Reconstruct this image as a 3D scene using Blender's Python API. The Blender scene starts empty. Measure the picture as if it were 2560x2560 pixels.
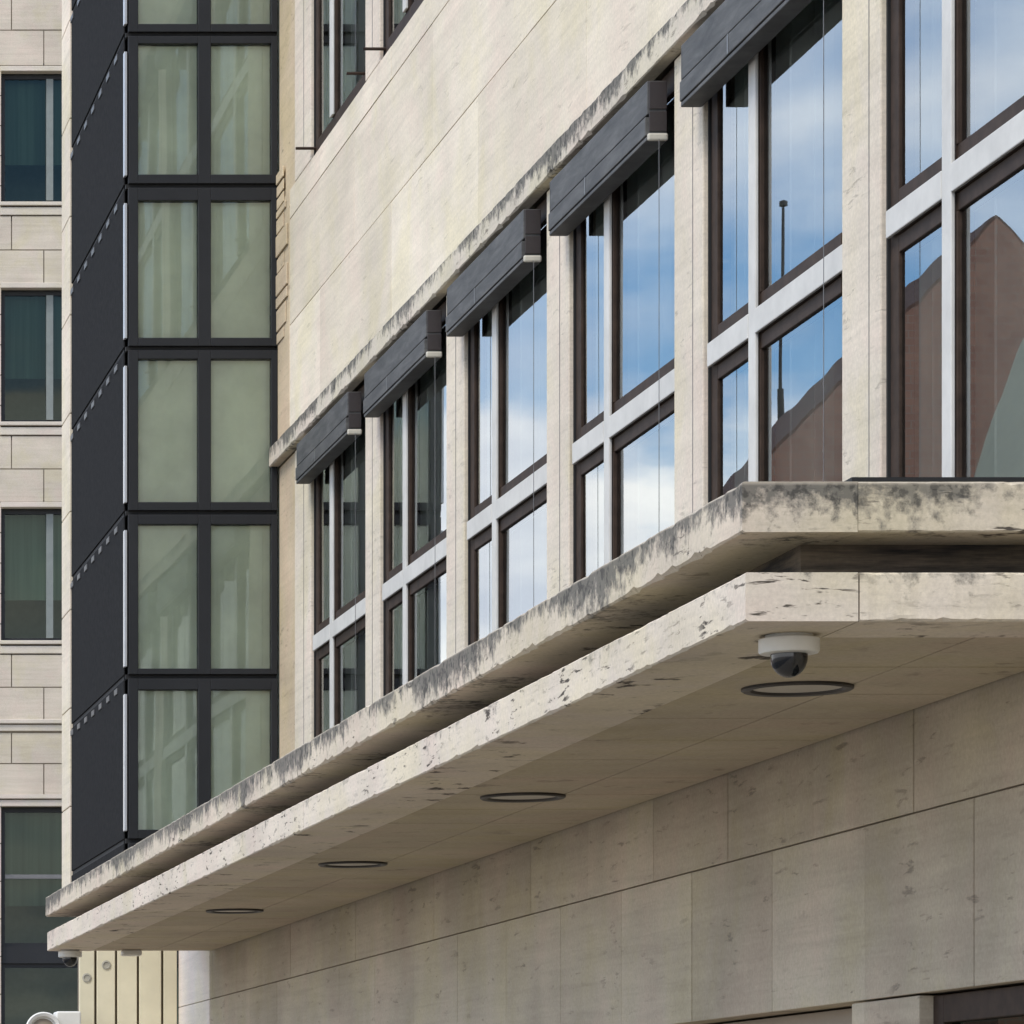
import bpy, bmesh, math, random
from mathutils import Vector, Matrix
random.seed(7)
R = math.radians
scene = bpy.context.scene
col = scene.collection
CZ = 1.6                       # eye height above the pavement
FX = 3.79                      # street face of the office building

# ------------------------------------------------------------ camera
cam_d = bpy.data.cameras.new('camera'); cam = bpy.data.objects.new('camera', cam_d); col.objects.link(cam)
cam.location = (0, 0, CZ); cam.rotation_euler = (R(90), 0, 0)
cam_d.sensor_width = 36; cam_d.lens = 139.75
cam_d.shift_x = 0.883; cam_d.shift_y = 0.6315
cam_d.clip_start = 0.1; cam_d.clip_end = 2000
scene.camera = cam

# ------------------------------------------------------------ light
SUN_EL, SUN_AZ = 52, 230       # azimuth clockwise from +Y
scene.view_settings.view_transform = 'Standard'; scene.view_settings.look = 'None'
scene.view_settings.exposure = 1.03; scene.view_settings.gamma = 1
w = bpy.data.worlds.new('World'); scene.world = w; w.use_nodes = True
nt = w.node_tree; nt.nodes.clear()
def wn(t): return nt.nodes.new(t)
sky = wn('ShaderNodeTexSky'); sky.sky_type = 'NISHITA'; sky.sun_disc = False
sky.sun_elevation = R(SUN_EL); sky.sun_rotation = R(SUN_AZ); sky.air_density = 1.0; sky.dust_density = 0.6; sky.ozone_density = 2.0
tc = wn('ShaderNodeTexCoord'); sx = wn('ShaderNodeSeparateXYZ'); nt.links.new(tc.outputs['Generated'], sx.inputs[0])
mz = wn('ShaderNodeMath'); mz.operation = 'MAXIMUM'; nt.links.new(sx.outputs[2], mz.inputs[0]); mz.inputs[1].default_value = 0.0
ad = wn('ShaderNodeMath'); ad.operation = 'ADD'; nt.links.new(mz.outputs[0], ad.inputs[0]); ad.inputs[1].default_value = 0.22
dx = wn('ShaderNodeMath'); dx.operation = 'DIVIDE'; nt.links.new(sx.outputs[0], dx.inputs[0]); nt.links.new(ad.outputs[0], dx.inputs[1])
dy = wn('ShaderNodeMath'); dy.operation = 'DIVIDE'; nt.links.new(sx.outputs[1], dy.inputs[0]); nt.links.new(ad.outputs[0], dy.inputs[1])
cx = wn('ShaderNodeCombineXYZ'); nt.links.new(dx.outputs[0], cx.inputs[0]); nt.links.new(dy.outputs[0], cx.inputs[1]); cx.inputs[2].default_value = 3.1
cn = wn('ShaderNodeTexNoise'); cn.inputs['Scale'].default_value = 1.9; cn.inputs['Detail'].default_value = 7; cn.inputs['Roughness'].default_value = 0.55
nt.links.new(cx.outputs[0], cn.inputs['Vector'])
cr = wn('ShaderNodeValToRGB'); cr.color_ramp.elements[0].position = 0.53; cr.color_ramp.elements[1].position = 0.62
zb_ = wn('ShaderNodeMapRange'); nt.links.new(sx.outputs[2], zb_.inputs[0])
for i_, v_ in enumerate((0.155, 0.20, 0.275, -0.02)): zb_.inputs[i_+1].default_value = v_
ca = wn('ShaderNodeMath'); ca.operation = 'ADD'; nt.links.new(cn.outputs['Fac'], ca.inputs[0]); nt.links.new(zb_.outputs[0], ca.inputs[1])
nt.links.new(ca.outputs[0], cr.inputs[0])
hs = wn('ShaderNodeHueSaturation'); hs.inputs['Saturation'].default_value = 1.22; hs.inputs['Value'].default_value = 1.4; nt.links.new(sky.outputs[0], hs.inputs['Color'])
c2 = wn('ShaderNodeTexNoise'); c2.inputs['Scale'].default_value = 3.1; c2.inputs['Detail'].default_value = 6; c2.inputs['Roughness'].default_value = 0.5; c2.inputs['Distortion'].default_value = 0.4
nt.links.new(cx.outputs[0], c2.inputs['Vector'])
w2 = wn('ShaderNodeMapRange'); nt.links.new(c2.outputs['Fac'], w2.inputs[0])
for i_, v_ in enumerate((0.42, 0.66, 0.0, 0.70)): w2.inputs[i_+1].default_value = v_
mxm = wn('ShaderNodeMath'); mxm.operation = 'MAXIMUM'; nt.links.new(cr.outputs[0], mxm.inputs[0]); nt.links.new(w2.outputs[0], mxm.inputs[1])
mix = wn('ShaderNodeMix'); mix.data_type = 'RGBA'
nt.links.new(mxm.outputs[0], mix.inputs['Factor']); nt.links.new(hs.outputs[0], mix.inputs[6]); cc = wn('ShaderNodeTexNoise'); cc.inputs['Scale'].default_value = 4.2; cc.inputs['Detail'].default_value = 6; nt.links.new(cx.outputs[0], cc.inputs['Vector'])
ccr = wn('ShaderNodeValToRGB'); nt.links.new(cc.outputs['Fac'], ccr.inputs[0])
ccr.color_ramp.elements[0].position = .38; ccr.color_ramp.elements[0].color = (.62, .66, .74, 1); ccr.color_ramp.elements[1].position = .60; ccr.color_ramp.elements[1].color = (1, .985, .955, 1)
ccm = wn('ShaderNodeVectorMath'); ccm.operation = 'SCALE'; ccm.inputs['Scale'].default_value = 12.0; nt.links.new(ccr.outputs[0], ccm.inputs[0])
nt.links.new(ccm.outputs[0], mix.inputs[7])
bg = wn('ShaderNodeBackground'); bg.inputs['Strength'].default_value = 0.10
nt.links.new(mix.outputs[2], bg.inputs[0])
wo = wn('ShaderNodeOutputWorld'); nt.links.new(bg.outputs[0], wo.inputs[0])
sd = bpy.data.lights.new('sun', 'SUN'); sd.energy = 1.5; sd.angle = R(22); sd.color = (1, 0.95, 0.87)
sun = bpy.data.objects.new('sun', sd); col.objects.link(sun)
dirv = Vector((math.sin(R(SUN_AZ))*math.cos(R(SUN_EL)), math.cos(R(SUN_AZ))*math.cos(R(SUN_EL)), math.sin(R(SUN_EL))))
sun.rotation_euler = (-dirv).to_track_quat('-Z', 'Y').to_euler(); sun.location = (-20, -10, 30)

# ------------------------------------------------------------ materials
class Mat:
    """small wrapper for building node materials in metres (world position)"""
    def __init__(s, name):
        s.m = bpy.data.materials.new(name); s.m.use_nodes = True; s.t = s.m.node_tree
        s.b = s.t.nodes['Principled BSDF']; s.geo = None
    def n(s, t, **k):
        x = s.t.nodes.new(t)
        for a, v in k.items(): setattr(x, a, v)
        return x
    def l(s, a, b): s.t.links.new(a, b)
    def pos(s, scale=(1, 1, 1), off=(0, 0, 0)):
        if not s.geo: s.geo = s.n('ShaderNodeNewGeometry')
        mp = s.n('ShaderNodeMapping'); mp.inputs['Scale'].default_value = scale; mp.inputs['Location'].default_value = off
        s.l(s.geo.outputs['Position'], mp.inputs[0]); return mp.outputs[0]
    def noise(s, vec, scale, detail=4, rough=.55, dist=0):
        x = s.n('ShaderNodeTexNoise'); x.inputs['Scale'].default_value = scale; x.inputs['Detail'].default_value = detail
        x.inputs['Roughness'].default_value = rough; x.inputs['Distortion'].default_value = dist
        s.l(vec, x.inputs['Vector']); return x.outputs['Fac']
    def ramp(s, f, stops):
        x = s.n('ShaderNodeValToRGB'); e = x.color_ramp.elements
        while len(e) < len(stops): e.new(.5)
        for k, (p, c) in enumerate(stops):
            e[k].position = p; e[k].color = (c, c, c, 1) if isinstance(c, (int, float)) else (*c, 1)
        s.l(f, x.inputs[0]); return x.outputs[0]
    def mix(s, f, a, b, mode='MIX'):
        x = s.n('ShaderNodeMix', data_type='RGBA', blend_type=mode)
        for sock, v in ((x.inputs['Factor'], f), (x.inputs[6], a), (x.inputs[7], b)):
            if isinstance(v, (int, float)): sock.default_value = v
            elif isinstance(v, tuple): sock.default_value = (*v, 1)
            else: s.l(v, sock)
        return x.outputs[2]
    def math(s, op, a, b=0):
        x = s.n('ShaderNodeMath', operation=op)
        for sock, v in zip(x.inputs, (a, b)):
            if isinstance(v, (int, float)): sock.default_value = v
            else: s.l(v, sock)
        return x.outputs[0]
    def axis(s, k):
        if not s.geo: s.geo = s.n('ShaderNodeNewGeometry')
        x = s.n('ShaderNodeSeparateXYZ'); s.l(s.geo.outputs['Position'], x.inputs[0]); return x.outputs[k]
    def maprange(s, f, a, b, c=0, d=1):
        x = s.n('ShaderNodeMapRange'); s.l(f, x.inputs[0])
        for i, v in enumerate((a, b, c, d)): x.inputs[i+1].default_value = v
        return x.outputs[0]
    def bump(s, h, strength=.3, dist=.004):
        x = s.n('ShaderNodeBump'); x.inputs['Strength'].default_value = strength; x.inputs['Distance'].default_value = dist
        s.l(h, x.inputs['Height']); s.l(x.outputs[0], s.b.inputs['Normal'])
    def color(s, c):
        if isinstance(c, tuple): s.b.inputs['Base Color'].default_value = (*c, 1)
        else: s.l(c, s.b.inputs['Base Color'])
    def rough(s, v): s.b.inputs['Roughness'].default_value = v

def stone(name, base, dark=None, pits=0.25, stain=None, big=0.12, pit_scale=9, soot=None, slab=None, thr=.60):
    """travertine: faint bedding, blotches, small elongated pits; stain = (z_top, z_bottom, amount) dark weathering"""
    M = Mat(name); dark = dark or tuple(c*.8 for c in base)
    bed = M.noise(M.pos((.35, .35, 5.0)), 3.0, 5, .6, .6)
    c = M.mix(M.ramp(bed, [(.35, 0), (.65, 1)]), dark, base)
    c = M.mix(.55, c, base)
    blot = M.ramp(M.noise(M.pos((1, 1, 1)), 1.3, 4), [(.35, 1-big), (.65, 1.04)])
    c = M.mix(1.0, c, blot, 'MULTIPLY')
    hue = M.ramp(M.noise(M.pos((1, 1, .8), (3, 7, 1)), 1.9, 4, .6, .5), [(.36, (1.03, .985, 1.0)), (.5, (1, 1, 1)), (.64, (.985, .985, .90))])
    c = M.mix(1.0, c, hue, 'MULTIPLY')
    vein = M.noise(M.pos((.22, .22, 9.0), (1, 2, 3)), 4.0, 6, .7, .8)
    c = M.mix(1.0, c, M.ramp(vein, [(.34, .93), (.50, 1.0), (.66, 1.03)]), 'MULTIPLY')
    if slab:
        per, offs, zs = slab; z = M.axis(2); o = offs[0]; cid = 0.0
        for zi, a, b in zip(zs, offs, offs[1:]):
            g = M.math('GREATER_THAN', z, zi); o = M.math('ADD', o, M.math('MULTIPLY', g, b-a)); cid = M.math('ADD', cid, g)
        idx = M.math('FLOOR', M.math('DIVIDE', M.math('SUBTRACT', M.axis(1), o), per))
        cv = M.n('ShaderNodeCombineXYZ'); M.l(idx, cv.inputs[0]); M.l(cid, cv.inputs[1]); cv.inputs[2].default_value = .37
        wn_ = M.n('ShaderNodeTexWhiteNoise'); M.l(cv.outputs[0], wn_.inputs['Vector'])
        c = M.mix(1.0, c, M.ramp(wn_.outputs['Value'], [(0, (.89, .88, .86)), (1, (1.07, 1.07, 1.06))]), 'MULTIPLY')
    fine = M.ramp(M.noise(M.pos((1, 1, 1)), 75, 3, .7), [(.3, .88), (.7, 1.08)])
    c = M.mix(1.0, c, fine, 'MULTIPLY')
    area = M.ramp(M.noise(M.pos((1, 1, 1.5)), 2.8, 3), [(.46, 0), (.60, 1)])
    pn = M.noise(M.pos((.42, .42, 2.2)), pit_scale*2.4, 4, .65, .3)
    pm = M.ramp(pn, [(thr, 0), (thr+.065, 1)])
    pm = M.math('MULTIPLY', pm, M.math('ADD', M.math('MULTIPLY', area, .8), .2))
    c = M.mix(M.math('MULTIPLY', pm, pits*2.2), c, (.07, .058, .045))
    if stain:
        zt, zb, amt, soff = stain
        z = M.axis(2)
        g = M.maprange(z, zb, zt, 0.0, 1.0)
        drip = M.noise(M.pos((2.5, 3.2, 1.6)), 2.0, 5, .7, .4)
        clus = M.noise(M.pos((1, .8, .8), (4, 2, 0)), 1.7, 3, .6)
        spot = M.noise(M.pos((1, 1, 1)), 26, 4, .7)
        v = M.math('ADD', M.math('MULTIPLY', drip, .75), M.math('MULTIPLY', spot, .7))
        v = M.math('ADD', v, M.math('MULTIPLY', clus, .85))
        v = M.math('ADD', v, M.math('MULTIPLY', g, .36))
        sm = M.ramp(v, [(.0, 0), (1.0, 1)])
        sm = M.maprange(v, 1.37-soff, 1.56-soff, 0, amt)
        c = M.mix(sm, c, (.085, .082, .072))
        c = M.mix(M.math('MULTIPLY', sm, M.ramp(M.noise(M.pos((1, 1, 1)), 40, 3), [(.5, 0), (.6, .8)])), c, (.03, .028, .025))
        top = M.maprange(z, zt-.012, zt-.004, 0, .5)
        c = M.mix(top, c, base)
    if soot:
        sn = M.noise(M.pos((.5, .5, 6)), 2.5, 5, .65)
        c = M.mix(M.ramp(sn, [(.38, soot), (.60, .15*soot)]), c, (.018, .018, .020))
    M.color(c); M.rough(.82); M.b.inputs['Specular IOR Level'].default_value = .25
    M.bump(M.math('SUBTRACT', M.noise(M.pos(), 60, 4, .7), M.math('MULTIPLY', pm, 1.5)), .25, .003)
    return M.m

def plain(name, c, rough=.5, metal=0, var=.12, scale=8, spec=.5, bump=0):
    M = Mat(name)
    f = M.ramp(M.noise(M.pos(), scale, 5, .65), [(.3, 1-var), (.7, 1+var)])
    M.color(M.mix(1.0, c, f, 'MULTIPLY')); M.rough(rough); M.b.inputs['Metallic'].default_value = metal
    M.b.inputs['Specular IOR Level'].default_value = spec
    if bump: M.bump(M.noise(M.pos(), scale*8, 3), bump, .002)
    return M.m

def glass(name, ior, tint, gloss=(.96, .98, 1), wave=.0, rough=0.0):
    M = Mat(name); t = M.t
    fr = M.n('ShaderNodeFresnel'); fr.inputs['IOR'].default_value = ior
    tr = M.n('ShaderNodeBsdfTransparent'); tr.inputs[0].default_value = (*tint, 1)
    gl = M.n('ShaderNodeBsdfGlossy'); gl.inputs['Color'].default_value = (*gloss, 1); gl.inputs['Roughness'].default_value = rough
    if wave:
        b = M.n('ShaderNodeBump'); b.inputs['Strength'].default_value = wave; b.inputs['Distance'].default_value = .01
        M.l(M.noise(M.pos((1, 1, .5)), 2.2, 1), b.inputs['Height']); M.l(b.outputs[0], gl.inputs['Normal'])
    mx = M.n('ShaderNodeMixShader'); M.l(fr.outputs[0], mx.inputs[0]); M.l(tr.outputs[0], mx.inputs[1]); M.l(gl.outputs[0], mx.inputs[2])
    M.l(mx.outputs[0], t.nodes['Material Output'].inputs[0]); return M.m

CREAM = (.60, .545, .455)
MT = {}
MT['wall'] = stone('travertine_wall', (.67, .595, .475), pits=.09, big=.10, pit_scale=5, slab=(1.92, (15.39, 16.35, 15.39, 15.39, 16.35), (CZ+4.63, CZ+5.22, CZ+7, CZ+8.355)))
MT['warm'] = stone('warm_stone', (.56, .45, .31), pits=.22, big=.2)
MT['pier'] = stone('pier_travertine', (.63, .555, .445), pits=.14, big=.10)
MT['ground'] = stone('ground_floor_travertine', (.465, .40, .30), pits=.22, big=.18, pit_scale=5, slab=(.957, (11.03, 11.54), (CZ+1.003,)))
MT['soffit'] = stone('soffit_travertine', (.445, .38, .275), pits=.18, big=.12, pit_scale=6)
MT['ledge'] = stone('stained_ledge', (.56, .50, .40), pits=.3, stain=(CZ+4.03, CZ+3.93, .85, .13))
MT['ledge_up'] = stone('stained_upper_ledge', (.56, .50, .40), pits=.3, stain=(CZ+7.76, CZ+7.66, .8, .1))
MT['slab_up'] = stone('stained_slab', (.57, .495, .385), pits=.45, stain=(CZ+1.636, CZ+1.530, .85, .14))
MT['slab_end'] = stone('pitted_end_stone', (.57, .495, .385), pits=.62, pit_scale=7, thr=.565, stain=(CZ+1.636, CZ+1.530, .75, .03))
MT['slab_low'] = stone('slab_travertine', (.61, .535, .435), pits=.5, thr=.575, stain=(CZ+1.50, CZ+1.30, .7, -.06))
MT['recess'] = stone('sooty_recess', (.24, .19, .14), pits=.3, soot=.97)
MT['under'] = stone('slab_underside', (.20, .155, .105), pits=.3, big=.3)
MT['skylit_stone'] = stone('skylit_corner_stone', (.78, .70, .61), pits=.05, big=.05)  # open-sky light past the canopy end put into a paler stone colour
MT['mortar'] = plain('joint_mortar', (.24, .20, .15), .95, spec=.1)
MT['far'] = stone('far_building_stone', (.50, .435, .345), pits=.05, big=.12)
MT['far_trim'] = stone('far_building_trim', (.52, .46, .38), pits=.05, big=.08)
MT['brown'] = plain('brown_frame', (.036, .023, .016), .6, var=.35, scale=18, spec=.15)
MT['white'] = plain('white_bar', (.50, .485, .445), .5, var=.10, scale=7, spec=.3)
MT['casing'] = plain('grey_casing', (.050, .055, .058), .55, var=.22, scale=5, spec=.3)
_m = Mat('weathered_casing'); _n = _m.noise(_m.pos((1, 1.2, 7)), 3.2, 6, .7, .4)
_m.color(_m.ramp(_n, [(.3, (.032, .032, .031)), (.5, (.062, .061, .058)), (.72, (.105, .103, .097))])); _m.rough(.6); _m.b.inputs['Specular IOR Level'].default_value = .3; MT['casing'] = _m.m
MT['casing2'] = plain('maroon_end', (.022, .016, .015), .5, var=.2)
MT['rail'] = plain('cream_rail', (.40, .375, .31), .5, var=.1, scale=12)
MT['boss'] = plain('grey_boss', (.34, .32, .26), .5, var=.2, scale=30)
MT['steel'] = plain('wire_steel', (.14, .135, .13), .4, metal=.6)
MT['dark'] = plain('bay_metal', (.014, .0145, .0155), .5, var=.15, scale=3, spec=.25)
MT['side'] = plain('bay_side_metal', (.019, .0192, .0195), .9, var=.30, scale=28, spec=.04, bump=.2)
MT['black'] = plain('black_gap', (.006, .006, .006), .8)
MT['trim'] = plain('bright_trim', (.36, .37, .38), .3, metal=.4, var=.05)
MT['clip'] = plain('joint_clip', (.07, .07, .07), .5, metal=.4)
MT['plastic'] = plain('white_plastic', (.62, .61, .56), .4, var=.06)
MT['dome'] = plain('smoked_dome', (.012, .013, .014), .12, var=.1)
MT['ring'] = plain('dark_ring', (.03, .025, .02), .5)
MT['lens'] = plain('frosted_lens', (.42, .38, .31), .5, var=.06)
MT['slat'] = plain('cream_slat', (.64, .585, .42), .55, var=.08, scale=3)
MT['curtain'] = plain('curtain_cloth', (.80, .82, .78), .9, var=.08, scale=4, spec=.1)
MT['room'] = plain('room_plaster', (.16, .16, .15), .9)
MT['stairwall'] = plain('stair_plaster', (.66, .72, .58), .9, var=.1, scale=1.3)
MT['stair'] = plain('stair_concrete', (.36, .40, .31), .85, var=.12)
MT['baycloth'] = plain('stair_screen_cloth', (.70, .71, .60), .9, var=.18, scale=1.6, spec=.1)
MT['glass'] = glass('window_glass', 3.4, (.95, .98, .96), (.94, .98, 1), wave=.03)
MT['bayglass'] = glass('bay_glass', 1.75, (.93, .96, .90), (.94, 1, .94), wave=.08)
MT['farglass'] = glass('far_glass', 1.5, (.50, .60, .53), (.60, .66, .58), wave=.06)
MT['asphalt'] = plain('asphalt', (.055, .055, .057), .9, var=.25, scale=4)
MT['paving'] = plain('paving', (.27, .235, .19), .85, var=.15, scale=2)
MT['roof'] = plain('clay_tiles', (.12, .065, .045), .8, var=.3, scale=5)
MT['ground_brown'] = plain('brown_shutter', (.24, .195, .14), .6, var=.15, scale=3)

# ------------------------------------------------------------ geometry helpers
def chips(n, base=.003, amp=.010, p=.16):
    out = []; c = 0
    for i in range(n):
        c *= .45
        if random.random() < p: c = max(c, random.uniform(.2, 1)*amp)
        out.append(base+c+random.uniform(0, base*.7))
    return out
def chipped(mb, along, p0, p1, q0, q1, z0, z1, step=.035, side=1, amp=.010):
    """stone bar along x or y with worn arrises on its outer (q0) face; q1 is the hidden inner face"""
    n = max(2, int((p1-p0)/step)); lo, hi, k = chips(n+1, amp=amp), chips(n+1, amp=amp*.7), len(mb.v)
    sg = 1 if q1 > q0 else -1
    for i in range(n+1):
        p = p0+(p1-p0)*i/n; a, b = lo[i], hi[i]; e = random.uniform(-.0006, .0006)
        prof = ((q1, z0), (q0+sg*a*1.2, z0), (q0+sg*e, z0+a), (q0+sg*e, z1-b), (q0+sg*b, z1), (q1, z1))
        for q, z in prof: mb.v.append((p, q, z) if along == 'x' else (q, p, z))
    for i in range(n):
        for j in range(6):
            j2 = (j+1) % 6; mb.f.append((k+6*i+j, k+6*i+j2, k+6*(i+1)+j2, k+6*(i+1)+j))
    mb.f.append(tuple(k+j for j in range(6))); mb.f.append(tuple(k+6*n+j for j in range(6)))
class MB:
    def __init__(s): s.v = []; s.f = []
    def box(s, x0, x1, y0, y1, z0, z1):
        x0, x1 = sorted((x0, x1)); y0, y1 = sorted((y0, y1)); z0, z1 = sorted((z0, z1)); b = len(s.v)
        s.v += [(x0,y0,z0),(x1,y0,z0),(x1,y1,z0),(x0,y1,z0),(x0,y0,z1),(x1,y0,z1),(x1,y1,z1),(x0,y1,z1)]
        s.f += [tuple(b+i for i in q) for q in ((0,3,2,1),(4,5,6,7),(0,1,5,4),(1,2,6,5),(2,3,7,6),(3,0,4,7))]
        return s
    def prism(s, poly, axis, a, b):
        """extrude a 2-D polygon along an axis; poly in the two remaining axes (order x,y,z)"""
        n = len(poly); k = len(s.v)
        def p(q, t):
            q = list(q); q.insert(axis, t); return tuple(q)
        s.v += [p(q, a) for q in poly] + [p(q, b) for q in poly]
        s.f += [tuple(k+i for i in range(n))[::-1], tuple(k+n+i for i in range(n))]
        s.f += [(k+i, k+(i+1) % n, k+n+(i+1) % n, k+n+i) for i in range(n)]
        return s
    def rev(s, prof, c, seg=32, axis='z'):
        """lathe of (r, h) profile about vertical (or x / y) axis through c"""
        k = len(s.v); n = len(prof)
        for r, h in prof:
            for i in range(seg):
                a = 2*math.pi*i/seg; u, v = r*math.cos(a), r*math.sin(a)
                if axis == 'z': s.v.append((c[0]+u, c[1]+v, c[2]+h))
                elif axis == 'y': s.v.append((c[0]+u, c[1]+h, c[2]+v))
                else: s.v.append((c[0]+h, c[1]+u, c[2]+v))
        for j in range(n-1):
            for i in range(seg):
                s.f.append((k+j*seg+i, k+j*seg+(i+1) % seg, k+(j+1)*seg+(i+1) % seg, k+(j+1)*seg+i))
        s.f.append(tuple(k+i for i in range(seg))[::-1]); s.f.append(tuple(k+(n-1)*seg+i for i in range(seg)))
        return s
    def tube(s, a, b, r, seg=10, r2=None):
        a, b = Vector(a), Vector(b); d = (b-a).normalized(); u = d.orthogonal().normalized(); v = d.cross(u); k = len(s.v)
        for p, rr in ((a, r), (b, r2 or r)):
            for i in range(seg):
                t = 2*math.pi*i/seg; s.v.append(tuple(p+u*rr*math.cos(t)+v*rr*math.sin(t)))
        for i in range(seg): s.f.append((k+i, k+(i+1) % seg, k+seg+(i+1) % seg, k+seg+i))
        s.f.append(tuple(k+i for i in range(seg))[::-1]); s.f.append(tuple(k+seg+i for i in range(seg)))
        return s
    def quad(s, *pts):
        k = len(s.v); s.v += list(pts); s.f.append(tuple(range(k, k+len(pts)))); return s
    def build(s, name, mat, parent=None, bevel=0, smooth=False, loc=None):
        me = bpy.data.meshes.new(name)
        o = bpy.data.objects.new(name, me); col.objects.link(o)
        off = Vector((0, 0, 0))
        if parent is not None:
            o.parent = parent; p = parent
            while p is not None: off += p.location; p = p.parent
        if loc: o.location = Vector(loc)-off; off = Vector(loc)
        me.from_pydata([tuple(Vector(q)-off) for q in s.v], [], s.f); me.update()
        bm = bmesh.new(); bm.from_mesh(me); bmesh.ops.recalc_face_normals(bm, faces=bm.faces); bm.to_mesh(me); bm.free()
        if isinstance(mat, str): mat = MT[mat]
        me.materials.append(mat)
        if smooth:
            for p in me.polygons: p.use_smooth = True
            es = o.modifiers.new('split', 'EDGE_SPLIT'); es.split_angle = R(40)
        if bevel:
            b = o.modifiers.new('bevel', 'BEVEL'); b.width = bevel; b.segments = 2; b.limit_method = 'ANGLE'; b.angle_limit = R(40)
        return o

def root(name, label, cat, loc=(0, 0, 0), group=None):
    o = bpy.data.objects.new(name, None); col.objects.link(o); o.location = loc; o.empty_display_size = .2
    o['label'] = label; o['category'] = cat
    if group: o['group'] = group
    return o
def tag(o, label, cat, group=None):
    o['label'] = label; o['category'] = cat
    if group: o['group'] = group
    return o
def copy_tree(o, parent=None):
    c = o.copy(); col.objects.link(c)
    if parent is not None: c.parent = parent
    for ch in list(o.children): copy_tree(ch, c)
    return c
def slabs(mb, x0, x1, ya, yb, z0, z1, period, off, gap=.005, hg=.006, jit=.0012):
    """a course of stone slabs along Y with open joints"""
    k = math.ceil((ya-off)/period); ys = [ya]
    while off+k*period < yb-.02:
        if off+k*period > ya+.02: ys.append(off+k*period)
        k += 1
    ys.append(yb)
    for a, b in zip(ys, ys[1:]):
        j = random.uniform(-jit, jit)
        mb.box(x0+j, x1, a+gap/2, b-gap/2, z0+hg/2, z1-hg/2)

# ============================================================ setting
g = MB().quad((-400, -300, -.14), (400, -300, -.14), (400, 900, -.14), (-400, 900, -.14)).build('ground', 'paving'); g['kind'] = 'structure'
g = MB().box(-9, -.6, -60, 300, -.2, -.12).build('road', 'asphalt'); g['kind'] = 'structure'
g = MB().box(-.6, 60, -60, 40, -.3, 0).build('pavement', 'paving', bevel=.02); g['kind'] = 'structure'

# ============================================================ office building
B = root('office_building', 'pale stone office building with rows of dark-framed windows above a stone canopy', 'building', (5.5, 16, 0))
Y0, YE = 5.0, 22.47          # near end and far end of the upper street wall
Z = lambda r: CZ+r
# storey levels, relative to the eye
UP = 3.725
for dz in (0, UP):
    m = MB(); bk = MB()
    for (a, b, off) in ((4.02, 4.63, 15.39), (4.63, 5.22, 16.35), (5.22, 5.385, 15.39)):
        slabs(m, FX, 4.05, Y0, YE, Z(a+dz), Z(b+dz), 1.92, off, gap=.003, hg=.005)
    bk.box(FX+.012, 4.04, Y0, YE, Z(4.0+dz), Z(5.38+dz))
    wall = m.build('wall', 'wall', B, bevel=.002)
    bk.build('joint_backing', 'mortar', wall)
for dz, mt in ((0, 'ledge'), (UP, 'ledge_up')):
    m = MB()
    for a, b in ((Y0, 9.4), (9.4, 13.1), (13.1, 16.2), (16.2, 19.4), (19.4, YE+.03)):
        chipped(m, 'y', a+.0015, b-.0015, 3.742, FX+.005, Z(3.912+dz), Z(4.021+dz), amp=.013)
    m.build('ledge', mt, B)
# far strip next to the stair bay
for dz in (0, UP):
    MB().box(FX+.006, 4.05, 21.935, YE, Z(1.60+dz if dz == 0 else 5.385), Z(3.905+dz)).build('end_strip', 'warm', B, bevel=.004)
MB().box(FX-.003, FX+.004, 22.09, YE, Z(4.03), Z(5.385)).build('end_strip', 'warm', B, bevel=.002)
zq = 4.60
while zq < 5.52:
    h = random.choice((.05, .07, .09, .13)); y0 = random.choice((22.12, 22.18, 22.25))
    MB().box(FX-random.uniform(.008, .016), FX-.0035, y0, YE+.004, Z(zq), Z(zq+h-.012)).build('quoin_stone', 'warm', B, bevel=.004); zq += h
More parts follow.
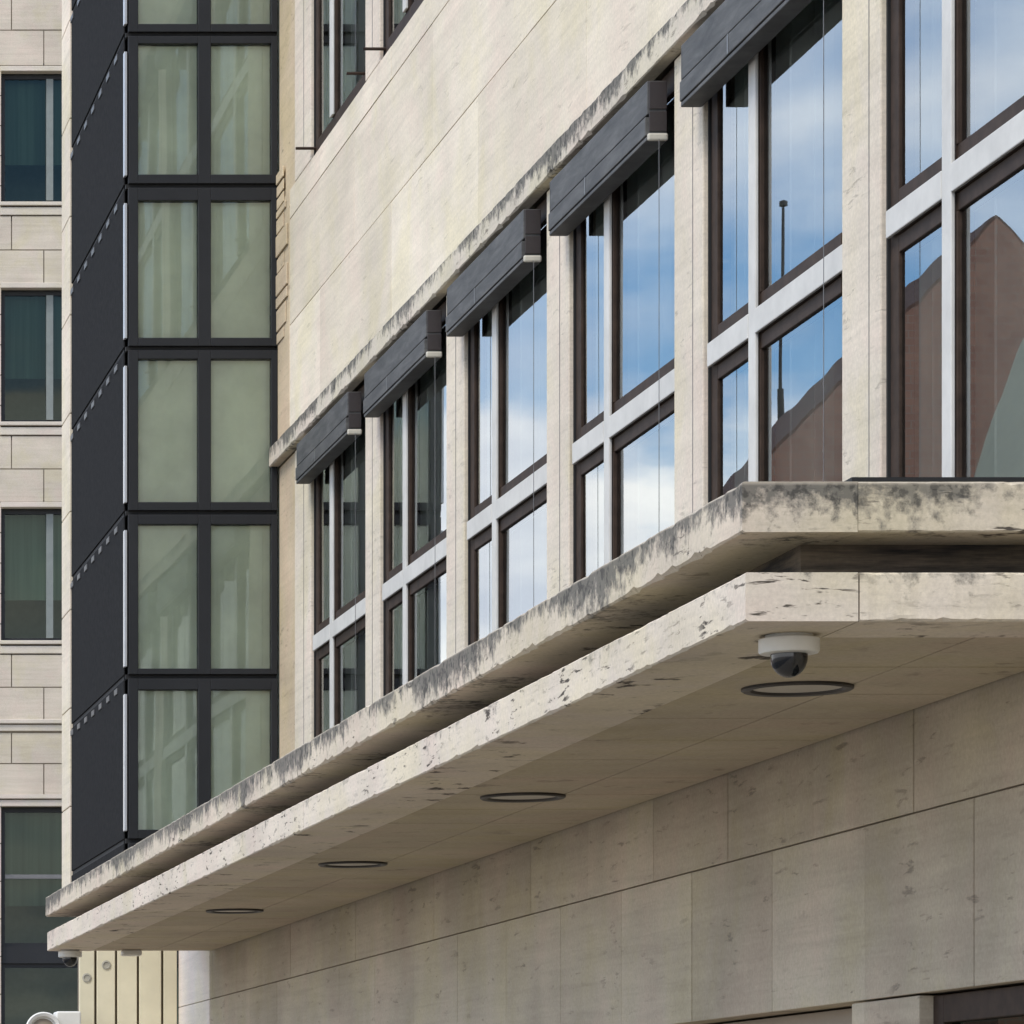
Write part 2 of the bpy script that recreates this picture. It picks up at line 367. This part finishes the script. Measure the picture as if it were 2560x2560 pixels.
# window units, local to the near edge of the pier at their far end
YF = [21.44-1.92*k for k in range(9)]
LW = 1.55
def window_unit(y, zb):
    F = MB(); x0 = FX
    P = lambda a, b, c, d, e, f: F.box(x0+a, x0+b, y-c, y-d, zb+e, zb+f)
    P(.026, .075, .014, .090, 0, 2.25)            # far stile
    P(.030, .075, LW-.09, LW, 0, 2.25)           # near stile
    P(.024, .075, .0905, LW-.09, 0, .09)          # bottom rail
    P(.026, .075, .0905, LW-.09, 2.16, 2.25)      # head
    P(.026, .075, .090, LW-.09, 1.019, 1.071)    # rail below the transom
    P(.026, .075, .090, LW-.09, 1.155, 1.207)    # rail above the transom
    P(.0205, .075, .524, .596, .09, 2.16); P(.019, .075, .0905, .5235, 1.0715, 1.1545); P(.019, .075, .5965, LW-.09, 1.0715, 1.1545)
    for a, b in ((.09, 1.019), (1.207, 2.16)):   # casement stiles beside the mullion
        P(.026, .075, .510, .5235, a, b); P(.0225, .075, .5965, .608, a, b)
    win = F.build('window', 'brown', B, bevel=.003, loc=(FX, y, zb))
    MB().box(x0+.018, x0+.07, y-.0, y-.013, zb, zb+2.25).build('gap_strip', 'black', win)  # dark gap between pier and frame drawn as a solid black strip
    G = MB()
    G.box(x0+.008, x0+.020, y-.520, y-.600, zb+.091, zb+2.159)
    G.box(x0+.006, x0+.018, y-.03, y-.5195, zb+1.072, zb+1.154); G.box(x0+.006, x0+.018, y-.6005, y-LW+.002, zb+1.072, zb+1.154)
    G.build('glazing_bar', 'white', win, bevel=.003)
    for (c, d) in ((.090, .510), (.608, LW-.09)):
        for (e, f) in ((.09, 1.019), (1.207, 2.16)):
            q = MB().quad((x0+.036, y-c, zb+e), (x0+.036, y-d, zb+e), (x0+.036, y-d, zb+f), (x0+.036, y-c, zb+f))
            q.build('pane', 'glass', win, loc=(x0+.036, y-(c+d)/2, zb+(e+f)/2))
    c = MB(); n = 150; k0 = 0
    for i in range(n+1):
        t = .03+(LW-.06)*i/n
        xx = x0+.125+.034*math.sin(t*41+1.5*math.sin(t*5))+.018*math.sin(t*97)
        c.v += [(xx, y-t, zb+.03), (xx, y-t, zb+2.2)]
        if i and not (.40 < t < .50 or .86 < t < .98 or 1.27 < t < 1.36): c.f.append((2*i-2, 2*i, 2*i+1, 2*i-1))
    c.build('curtain', 'curtain', win, smooth=True)
    return win
proto = window_unit(YF[0], Z(1.66))
for k in range(0, 9):
    for st in (0, 1):
        if k == 0 and st == 0: wdw = proto
        else:
            wdw = copy_tree(proto, B); wdw.location = proto.location+Vector((0, YF[k]-YF[0], UP*st))
        for ch in wdw.children:
            if ch.name.startswith('pane'):
                q_ = .25 if k in (4, 5) else 1
                ch.rotation_euler = (0, R(q_*random.uniform(-.12, .12)), R(q_*random.uniform(-.16, .16)))
# piers
for st in (0, 1):
    for k in range(0, 9):
        a, b = YF[k]+.001, YF[k]+(.37 if k else .493)
        zb, zt = Z(1.62+UP*st if st == 0 else 5.387), Z(3.904+UP*st)
        m = MB()
        cuts = [zb, zt]
        m.box(FX, 4.05, a, b, zb, zt)
        m.build('pier', 'pier', B, bevel=.006)
# inside: floors, back wall, sill backing
m = MB(); m.box(7.0, 7.2, Y0, 26.3, 0, Z(9.6))
for z in (1.50, 3.98, 5.24, 7.72): m.box(4.06, 7.0, Y0, 22.4, Z(z), Z(z+.12))
m.box(4.06, 7.0, 22.42, 22.6, 0, Z(9.6)); m.box(4.06, 7.0, Y0-.2, Y0-.01, 0, Z(9.6)); m.box(3.7, 7.2, Y0-.2, 26.3, Z(9.6), Z(9.8))
m.build('interior', 'room', B)
# stone corner beyond the stair bay
m = MB()
for i in range(14): m.box(2.912, 7.0, 25.065, 25.50, Z(1.60)+.62*i+.003, Z(1.60)+.62*(i+1)-.003)
m.build('corner_wall', 'wall', B, bevel=.004)

# ground floor
m = MB(); bk = MB()
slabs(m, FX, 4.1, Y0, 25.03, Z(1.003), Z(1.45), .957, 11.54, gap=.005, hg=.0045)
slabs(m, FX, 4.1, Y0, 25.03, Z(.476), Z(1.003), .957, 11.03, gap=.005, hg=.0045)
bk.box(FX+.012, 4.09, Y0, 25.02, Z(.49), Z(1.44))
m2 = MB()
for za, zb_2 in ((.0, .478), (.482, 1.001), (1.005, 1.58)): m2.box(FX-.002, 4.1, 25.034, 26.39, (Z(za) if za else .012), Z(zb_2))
m2.build('corner_pier', 'skylit_stone', B, bevel=.004)
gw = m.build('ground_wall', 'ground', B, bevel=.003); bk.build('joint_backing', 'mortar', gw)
openings = ((6.2, 8.3), (8.92, 11.49), (12.11, 14.7), (15.32, 17.9), (18.5, 21.1))
edges = [Y0]+[v for o in openings for v in o]+[25.03]
for a, b in zip(edges[0::2], edges[1::2]):
    MB().box(FX-.001, 4.1, a, b, .012, Z(.472)).build('door_pier', 'ground', B, bevel=.004)
for i, (a, b) in enumerate(openings):
    if i % 2 == 0:
        dp = MB().box(FX+.10, FX+.14, a+.002, b-.002, .012, Z(.470)).build('shutter', 'ground_brown', B)
    else:
        d = MB(); d.box(FX+.04, FX+.10, b-.09, b-.002, .012, Z(.47)); d.box(FX+.04, FX+.10, a+.002, a+.09, .012, Z(.47)); d.box(FX+.04, FX+.10, a+.09, b-.09, Z(.39), Z(.47)); d.box(FX+.04, FX+.10, (a+b)/2-.04, (a+b)/2+.04, .012, Z(.39))
        dd = d.build('door', 'brown', B, bevel=.003)
        MB().box(FX+.065, FX+.075, a+.09, (a+b)/2-.04, .02, Z(.39)).box(FX+.065, FX+.075, (a+b)/2+.04, b-.09, .02, Z(.39)).build('door_glass', 'farglass', dd)

# canopy: lower slab with its soffit, recess, upper slab
CX, CY0, CY1 = 2.748, 9.60, 24.86
m = MB()
ys = [CY0, 12.55, 15.7, 18.9, 22.0, CY1]
def edge_slab(mb, z0, z1, x0, y0, y1, drip=.0):
    # long edge stones along the street, then end stones running back to the wall
    n = len(ys)
    for a, b in zip(ys, ys[1:]):
        a2 = y0 if a == CY0 else a+.002
        chipped(mb, 'y', a2, min(b-.002, y1), x0, x0+.272, z0, z1, amp=.007)
    xs = [x0+.274, FX]
    for a, b in zip(xs, xs[1:]): chipped(mb, 'x', a+.002, b-.001, y0, y0+.30, z0, z1, step=.02, amp=.006)
edge_slab(m, Z(1.298), Z(1.416), CX, CY0, CY1)
can = m.build('canopy', 'slab_low', B)
m = MB()
yy = CY0+.302; k = 0
while yy < CY1-.02:
    y2 = min(yy+.612, CY1)
    m.box(CX+.276, 3.41, yy+.006, y2-.006, Z(1.2995)+random.uniform(0, .001), Z(1.40)); m.box(3.414, FX-.014, yy+.006, y2-.006, Z(1.2995)+random.uniform(0, .001), Z(1.40))
    yy = y2
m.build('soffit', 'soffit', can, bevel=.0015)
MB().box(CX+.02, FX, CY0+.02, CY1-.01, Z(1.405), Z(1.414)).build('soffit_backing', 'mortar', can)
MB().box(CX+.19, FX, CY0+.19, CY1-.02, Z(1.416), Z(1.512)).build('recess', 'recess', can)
m = MB()
def upper(x0, y0):
    pr = [(0, .0), (.018, -.0), (.30, .012), (.30, .122), (.012, .122), (0, .112)]
for a, b in zip(ys, ys[1:]):
    chipped(m, 'y', CY0-.008 if a == CY0 else a+.002, b-.002 if b < CY1 else CY1, CX-.010, CX+.268, Z(1.512), Z(1.634), amp=.013)
ms = MB()
for a, b in ((CX+.268, FX),):
    chipped(ms, 'x', a+.0015, b-.0015, CY0-.008, CY0+.3, Z(1.512), Z(1.634), step=.018, amp=.011)
us = m.build('upper_slab', 'slab_up', can); ms.build('end_slab', 'slab_end', can)
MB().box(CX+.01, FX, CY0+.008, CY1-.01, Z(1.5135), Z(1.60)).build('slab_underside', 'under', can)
MB().box(CX+.26, FX, CY0+.012, CY1-.05, Z(1.6), Z(1.648)).build('flashing', 'black', can)

# ============================================================ stair bay of dark metal and glass
SB = root('stair_tower', 'projecting stair tower of dark metal with pale green glass panes', 'tower', (3.35, 23.7, Z(1.64)))
BY = 22.47; JZ = [1.797, 2.726, 3.653, 4.582, 5.501, 6.358, 7.22, 8.08]
GL = [(1.86, 2.651), (2.771, 3.586), (3.712, 4.521), (4.641, 5.417), (5.564, 6.304), (6.415, 7.16), (7.28, 8.02)]
GX = [(2.999, 3.338), (3.410, 3.751)]
m = MB(); pn = []
for (j0, j1), (g0, g1) in zip(zip(JZ, JZ[1:]), GL):
    a, b = Z(j0)+.012, Z(j1)-.012
    for (u, v) in ((2.944, 2.999), (3.338, 3.410), (3.751, 3.786)): m.box(u, v, BY, BY+.10, a, b)
    for (u, v) in GX: m.box(u, v, BY, BY+.10, a, Z(g0)); m.box(u, v, BY, BY+.10, Z(g1), b)
m.box(2.944, 3.786, BY, BY+.1, Z(1.64), Z(1.797)-.012)
fr = m.build('frame', 'dark', SB, bevel=.003)
for j in JZ: MB().box(2.93, 3.786, BY+.025, BY+.09, Z(j)-.0125, Z(j)+.0125).build('joint_strip', 'black', SB)
for (g0, g1) in GL:
    for (u, v) in GX:
        p = MB().quad((u, BY+.022, Z(g0)), (v, BY+.022, Z(g0)), (v, BY+.022, Z(g1)), (u, BY+.022, Z(g1))).build('pane', 'bayglass', SB, loc=((u+v)/2, BY+.022, Z((g0+g1)/2)))
        p.rotation_euler = (R(random.uniform(-.3, .3)), 0, R(random.uniform(-.5, .5)))
# side cladding, one panel per row, with clips along each joint and a bright corner trim
for (j0, j1) in zip(JZ, JZ[1:]):
    sp = MB().box(2.922, 2.96, BY+.05, 25.055, Z(j0)+.014, Z(j1)-.014).build('side_panel', 'side', SB, bevel=.003)
    for i in range(7):
        y = BY+.30+.36*i
        MB().box(2.916, 2.9225, y, y+.13, Z(j1)-.062, Z(j1)-.030).build('clip', 'clip', sp)
    MB().box(2.919, 2.936, BY-.001, BY+.046, Z(j0)+.055, Z(j1)-.10).build('corner_trim', 'trim', SB, bevel=.003)
MB().box(2.93, 2.955, BY+.05, 25.05, Z(1.645), Z(8.08)).build('side_backing', 'black', SB)
MB().box(2.922, 2.96, BY+.05, 25.055, Z(1.645), Z(1.797)-.014).build('side_panel', 'side', SB)
# the stair behind the glass
m = MB(); m.box(2.965, 3.80, 24.6, 24.7, Z(1.64), Z(8.1)); m.box(3.792, 3.85, BY+.11, 24.6, Z(1.64), Z(8.1)); m.box(2.945, 2.963, BY+.11, 24.6, Z(1.65), Z(8.1))
m.build('inner_wall', 'stairwall', SB)
for (g0, g1) in GL:
    for (u, v) in GX:
        MB().box(u+.001, v-.001, BY+.055, BY+.06, Z(g0)+.001, Z(g1)-.001).build('screen', 'baycloth', SB)
MB().box(2.93, 3.786, BY, 25.05, Z(8.1), Z(8.2)).build('roof', 'dark', SB)

# ============================================================ exterior blinds
where = ['beside the stair tower', 'second from the stair tower', 'third from the stair tower', 'fourth from the stair tower',
         'fifth from the stair tower, above the canopy corner', 'sixth from the stair tower']
def blind(y, zb):
    b = root('window_blind', 'x', 'blind', (FX, y, zb), 'exterior blinds over the windows')
    x = FX
    c = MB(); c.box(x-.076, x-.006, y-.014, y-1.476, zb+.098, zb+.218); c.box(x-.055, x-.006, y-.014, y-1.476, zb+.0885, zb+.0975)
    c.box(x-.084, x-.006, y-.014, y-1.476, zb+.020, zb+.088); c.box(x-.080, x-.006, y-.014, y-1.476, zb+.002, zb+.0175)
    c.build('casing', 'casing', b, bevel=.003)
    MB().box(x-.0855, x-.0842, y-.60, y-.612, zb+.022, zb+.088).build('seam', 'steel', b)
    e = MB(); e.box(x-.070, x-.006, y-1.4765, y-1.480, zb+.116, zb+.215); e.box(x-.070, x-.006, y-1.4765, y-1.480, zb+.036, zb+.108)
    e.build('end_cap', 'casing2', b, bevel=.003)
    MB().box(x-.078, x-.004, y-1.4765, y-1.492, zb+.000, zb+.028).build('bottom_rail', 'rail', b, bevel=.007)
    MB().box(x-.076, x-.006, y-.002, y-.0135, zb+.004, zb+.218).build('end_cap', 'casing', b, bevel=.003)
    lo = zb-1.99
    for yy in (y-.02, y-1.50):
        MB().tube((x-.04, yy, lo+.075), (x-.04, yy, zb+.004), .0013, 6).build('guide_wire', 'steel', b)
        br = MB(); br.tube((x-.083, yy, lo+.075), (x+.03, yy, lo+.075), .008, 8); br.build('bracket', 'brown', b)
    return b
zb0 = Z(3.634)
b0 = blind(YF[0], zb0)
for k in range(7):
    for st in (0, 1):
        if k == 0 and st == 0: b = b0
        else: b = copy_tree(b0); b.location = (FX, YF[k], zb0+UP*st)
        b['label'] = ['grey exterior blind box over the lower window nearest the stair tower',
                      'grey blind box over the second lower window from the stair tower',
                      'grey blind box over the third lower window from the stair tower, white end rail',
                      'grey blind box over the fourth lower window from the stair tower, white end rail',
                      'big grey blind box cut by the top edge, over the fifth lower window',
                      'exterior blind of the sixth lower window, guide wire over its pane',
                      'exterior blind of the seventh lower window'][k] if st == 0 else \
                     ['guide wires and brackets on the upper window next to the stair tower',
                      'guide wires and brackets on the second upper window from the stair tower',
                      'blind of the third upper window', 'blind of the fourth upper window', 'blind of the fifth upper window',
                      'blind of the sixth upper window', 'blind of the seventh upper window'][k]

# ============================================================ canopy fittings
def downlight(y):
    r = root('ceiling_light', 'x', 'light', (3.28, y, Z(1.299)), 'round lights in the canopy soffit')
    c = (3.28, y, Z(1.299)); s = 48
    prof = [(.150, .0), (.150, -.006), (.144, -.010), (.126, -.008), (.120, 0)]
    MB().rev(prof, c, s).build('trim_ring', 'ring', r, smooth=True)
    MB().rev([(.1195, 0), (.1195, -.001), (.10, -.0015), (.0, -.002)], c, s).build('lens', 'lens', r, smooth=True)
    return r
l0 = downlight(10.96)
for k, y in enumerate((10.96, 14.25, 17.50, 20.80)):
    l = l0 if k == 0 else copy_tree(l0); l.location = (3.28, y, Z(1.299))
    l['label'] = ['round dark-rimmed soffit light just below the dome camera at the canopy corner', 'second round soffit light from the canopy corner',
                  'third round soffit light from the canopy corner', 'farthest round soffit light, near the cream slatted screen'][k]
def dome_cam(x, y):
    r = root('dome_camera', 'x', 'security camera', (x, y, Z(1.298)), 'dome cameras under the canopy')
    c = (x, y, Z(1.298))
    MB().rev([(.058, 0), (.058, -.008), (.0735, -.010), (.0735, -.040), (.070, -.045), (.050, -.047), (.0, -.047)], c, 40).build('housing', 'plastic', r, smooth=True)
    pr = [(.045, -.0475)]+[(.045*math.cos(a), -.055-.050*math.sin(a)) for a in [R(9*i) for i in range(10)]]+[(.001, -.105)]
    MB().rev(pr, c, 40).build('dome', 'dome', r, smooth=True)
    return r
d0 = dome_cam(2.930, 9.86); d0['label'] = 'white dome camera with smoked bubble under the near canopy corner'
d1 = copy_tree(d0); d1.location = (2.875, 24.72, Z(1.298)); d1['label'] = 'small distant dome camera under the far canopy end, beside the cream screen'
s = MB().box(3.20, 3.32, 24.70, 24.80, Z(1.262), Z(1.2985)).build('soffit_sensor', 'plastic', bevel=.01); tag(s, 'tiny pale sensor box under the far canopy end, above the cream screen', 'sensor')

# ============================================================ cream slatted screen and round lamp
S = root('slatted_screen', 'cream vertical slatted screen under the far end of the canopy', 'screen', (3.45, 26.45, 0))
ed = [3.12, 3.235, 3.372, 3.517, 3.678, 3.782]
for a, b in zip(ed, ed[1:]):
    MB().box(a+.008, b-.008, 26.36, 26.40, 0, Z(1.43)).build('slat', 'slat', S, bevel=.004)
MB().box(3.125, 3.78, 26.405, 26.43, 0, Z(1.42)).build('backing', 'ground_brown', S)
for x, z in ((3.176, 1.20), (3.305, 1.285)):
    c = (x, 26.36, Z(z))
    MB().rev([(.030, 0), (.030, -.006), (.020, -.008), (.018, -.003), (.0, -.003)], c, 20, 'y')  .build('boss', 'boss', S, smooth=True)
Lp = root('round_lamp', 'round white lamp with a brown lens on a pale box beside the cream screen', 'lamp', (2.85, 26.0, Z(.80)))
c = (2.85, 26.0, Z(.84))
MB().rev([(.085, .06), (.112, .05), (.120, 0), (.112, -.012), (.092, -.004), (.085, .02)], c, 40, 'y').build('rim', 'plastic', Lp, smooth=True)
MB().rev([(.084, .03), (.084, .022), (.05, .012), (.0, .008)], c, 36, 'y').build('lens', 'ground_brown', Lp, smooth=True)
MB().box(2.935, 3.10, 26.02, 26.2, Z(.70), Z(.965)).build('housing', 'plastic', Lp, bevel=.012)
MB().box(3.08, 3.15, 26.1, 26.36, Z(.80), Z(.85)).build('bracket', 'steel', Lp)

# ============================================================ far stone building across the side street
FB = root('stone_building', 'far stone building with tall green-tinted windows beyond the dark stair tower', 'building', (7, 66, 0))
FY = 64.0
wins = [(6.34+2.35*i, 7.76+2.35*i) for i in range(-2, 3)]
x_lo, x_hi = 0.8, 13.6
rows = [(15.40, 17.49), (11.86, 14.00), (8.34, 10.47), (18.95, 21.05), (3.42, 5.66), (.2, 3.15)]
m = MB(); bk = MB()
def course(mb, a, b, z0, z1, off):
    k = math.ceil((a-off)/1.04); xs = [a]
    while off+k*1.04 < b-.05:
        if off+k*1.04 > a+.05: xs.append(off+k*1.04)
        k += 1
    xs.append(b)
    for p, q in zip(xs, xs[1:]): mb.box(p+.009, q-.009, FY+random.uniform(-.004, .004), FY+.5, z0+.009, z1-.009)
def solid(z0, z1, n, ph=0):
    h = (z1-z0)/n
    for i in range(n): course(m, x_lo, x_hi, z0+i*h, z0+(i+1)*h, 6.50+(.52 if (i+ph) % 2 else 0))
def piers(z0, z1, n):
    h = (z1-z0)/n; e = [x_lo]+[v for w_ in wins for v in w_]+[x_hi]
    for i in range(n):
        for a, b in zip(e[0::2], e[1::2]): course(m, a, b, z0+i*h, z0+(i+1)*h, 6.50+(.52 if i % 2 else 0))
for zr in ((14.08, 15.18), (10.57, 11.64), (17.6, 18.74), (21.2, 22.4)): solid(Z(zr[0]), Z(zr[1]), 2, 1)
solid(Z(7.06), Z(8.12), 2, 1); solid(Z(5.86), Z(6.86), 2, 1)
for a, b in ((15.18, 17.6), (11.64, 14.08), (8.12, 10.57), (18.74, 21.2)): piers(Z(a), Z(b), 5)
piers(0, Z(5.68), 12)
fw = m.build('wall', 'far', FB); 
e = [x_lo]+[v for w_ in wins for v in w_]+[x_hi]
for a, b in zip(e[0::2], e[1::2]): bk.box(a+.01, b-.01, FY+.02, FY+.49, 0, Z(22.4))
for a, b in ((14.1, 15.1), (10.6, 11.6), (17.65, 18.7), (21.2, 22.4), (5.7, 8.1)): 
    for (u, v) in wins: bk.box(u-.01, v+.01, FY+.021, FY+.48, Z(a), Z(b))
bk.build('joint_backing', 'mortar', fw)
# continuous mouldings
m = MB()
for z in (7.05, 5.84): m.box(x_lo, x_hi, FY-.07, FY+.1, Z(z-.05), Z(z)+.02); m.box(x_lo, x_hi, FY-.03, FY+.1, Z(z-.17), Z(z-.065))
m.build('moulding', 'far_trim', FB, bevel=.012)
def far_window(u, v, a, b, tall=False):
    f = MB(); t = .05; y0 = FY+.16; mid = u+.80
    f.box(u+.02, u+.07, y0, y0+.06, Z(a), Z(b)); f.box(v-.07, v-.02, y0, y0+.06, Z(a), Z(b)); f.box(u+.07, v-.07, y0, y0+.06, Z(a), Z(a)+.06); f.box(u+.07, v-.07, y0, y0+.06, Z(b)-.07, Z(b))
    wd = f.build('window', 'dark', FB)
    g_ = MB()
    if tall: g_.box(u+.07, v-.07, y0-.02, y0+.04, Z(a)+(b-a)*.49, Z(a)+(b-a)*.52)
    else: g_.box(mid-.065, mid+.045, y0-.03, y0+.05, Z(a)+.06, Z(b)-.07)
    g_.build('mullion', 'steel' if tall else 'mull', wd)
    MB().quad((u+.06, y0+.03, Z(a)), (v-.06, y0+.03, Z(a)), (v-.06, y0+.03, Z(b)), (u+.06, y0+.03, Z(b))).build('pane', 'farglass', wd)
    if not tall or a > 3:
        h = (b-a); lo = random.choice((.30, .33, .36, .02))
        MB().box(u+.06, v-.06, y0+.22, y0+.24, Z(a)+h*lo, Z(b)-.02).build('roller_blind', 'fblind', wd)
    MB().box(u-.02, v+.02, y0+1.2, y0+1.25, Z(a)-.1, Z(b)+.1).build('room_back', 'room', wd)
    if not tall:
        s_ = MB(); s_.box(u-.04, v+.04, FY-.05, FY+.2, Z(a)-.06, Z(a)-.0); s_.box(u-.02, v+.02, FY-.02, FY+.16, Z(a)-.21, Z(a)-.085)
        s_.build('sill', 'far_trim', wd, bevel=.01)
        MB().box(u-.02, v+.02, FY-.03, FY+.16, Z(b)+.015, Z(b)+.10).build('lintel', 'far_trim', wd, bevel=.01)
MT['mull'] = plain('grey_mullion', (.15, .165, .15), .6)
_f = Mat('grey_green_blind'); _q = _f.noise(_f.pos((9, 1, .25)), 1.2, 4, .6)
_f.color(_f.ramp(_q, [(.3, (.075, .10, .085)), (.7, (.15, .185, .155))])); _f.rough(.9); MT['fblind'] = _f.m
for i, (a, b) in enumerate(rows):
    for (u, v) in wins: far_window(u, v, a, b, tall=i >= 4)
for (u, v) in wins: MB().box(u+.02, v-.02, FY+.1, FY+.2, Z(3.15), Z(3.42)).build('spandrel', 'dark', FB)
MB().box(x_lo, x_hi, FY+2, 78, 0, Z(22.4)).box(x_lo, x_lo+.4, FY+.5, FY+2, 0, Z(22.4)).box(x_hi-.4, x_hi, FY+.5, FY+2, 0, Z(22.4)).build('body', 'far', FB)
MB().box(x_lo-.3, x_hi+.3, FY-.3, 78.3, Z(22.4), Z(22.8)).build('roof', 'far_trim', FB)

# ============================================================ across the street: what the panes mirror
MB_ = Mat('brown_brick')
br = MB_.n('ShaderNodeTexBrick'); br.inputs['Color1'].default_value = (.30, .17, .12, 1); br.inputs['Color2'].default_value = (.24, .13, .095, 1); br.inputs['Mortar'].default_value = (.25, .19, .15, 1)
br.inputs['Scale'].default_value = 2.2; mp = MB_.pos((1, 0, 1)); sw = MB_.n('ShaderNodeSeparateXYZ'); MB_.l(mp, sw.inputs[0]); cw = MB_.n('ShaderNodeCombineXYZ'); MB_.l(sw.outputs[0], cw.inputs[0]); MB_.l(sw.outputs[2], cw.inputs[1]); MB_.l(cw.outputs[0], br.inputs['Vector'])
MB_.color(br.outputs['Color']); MB_.rough(.9); MT['brick'] = MB_.m
H = root('brick_house', 'brown brick house with a steep gable, mirrored in the right-hand window panes', 'house', (-13.4, 66, 0))
rx, rz, ew = -13.41, Z(14.25), 6.2
ez = rz-ew*1.034
MB().prism([(rx-ew+.3, 0), (rx+ew-.3, 0), (rx+ew-.3, ez+.24), (rx, rz-.06), (rx-ew+.3, ez+.24)], 1, 60.0, 62.6).build('wall', 'brick', H)
MB().box(rx-ew+.4, rx+ew-.4, 62.7, 75, 0, 6.2).build('wing', 'brick', H)
rf = MB().prism([(rx, rz), (rx+ew, ez), (rx+ew, ez-.06), (rx, rz-.06)], 1, 60.02, 62.8).prism([(rx, rz), (rx-ew, ez), (rx-ew, ez-.06), (rx, rz-.06)], 1, 60.02, 62.8).build('roof', 'roof', H)
MB().box(rx-3.6, rx-2.8, 61.2, 61.9, rz-4.2, rz-1.5).build('chimney', 'brick', rf)
for x in (-3.2, 0, 3.2):
    for z in (1.0, 4.2):
        f = MB().box(rx+x-.55, rx+x+.55, 59.93, 60.02, z, z+1.6).build('window', 'white', H)
        MB().box(rx+x-.45, rx+x+.45, 59.9, 59.94, z+.1, z+1.5).build('pane', 'dome', f)
px_ = -11.33
P = root('roof_mast', 'thin grey roof mast seen as a mirror image in an upper window pane', 'mast', (px_, 64, 6.2))
MB().tube((px_, 64, 6.2), (px_, 64, 14.0), .11, 12, .05).tube((px_, 64, 14.0), (px_, 64, Z(15.3)), .028, 10, .022).build('shaft', 'ring', P)
MB().rev([(.0, 0), (.07, .03), (.07, .1), (.0, .13)], (px_, 64, Z(15.3)), 12).build('finial', 'ring', P)
MT['copper'] = plain('green_copper_roof', (.50, .50, .36), .75, var=.12, scale=1.5)
GH = root('green_roof_house', 'house with a steep pale green roof, mirrored at the right edge of the nearest pane', 'house', (-13, 48, 0))
MB().prism([(-8.1, 0), (-8.1, 5.9), (-18, 5.9), (-18, 0)], 1, 45.2, 50.8).build('wall', 'brick', GH)
rr = MB().prism([(-8.16, 5.902), (-11.5, 14.4), (-14.6, 14.4), (-18, 5.902)], 1, 45, 51).build('roof', 'copper', GH)
for x in (-11.0, -14.0):
    f = MB().box(x-.5, x+.5, 45.1, 45.25, 2.2, 4.2).build('window', 'white', GH); MB().box(x-.42, x+.42, 45.07, 45.11, 2.3, 4.1).build('pane', 'dome', f)
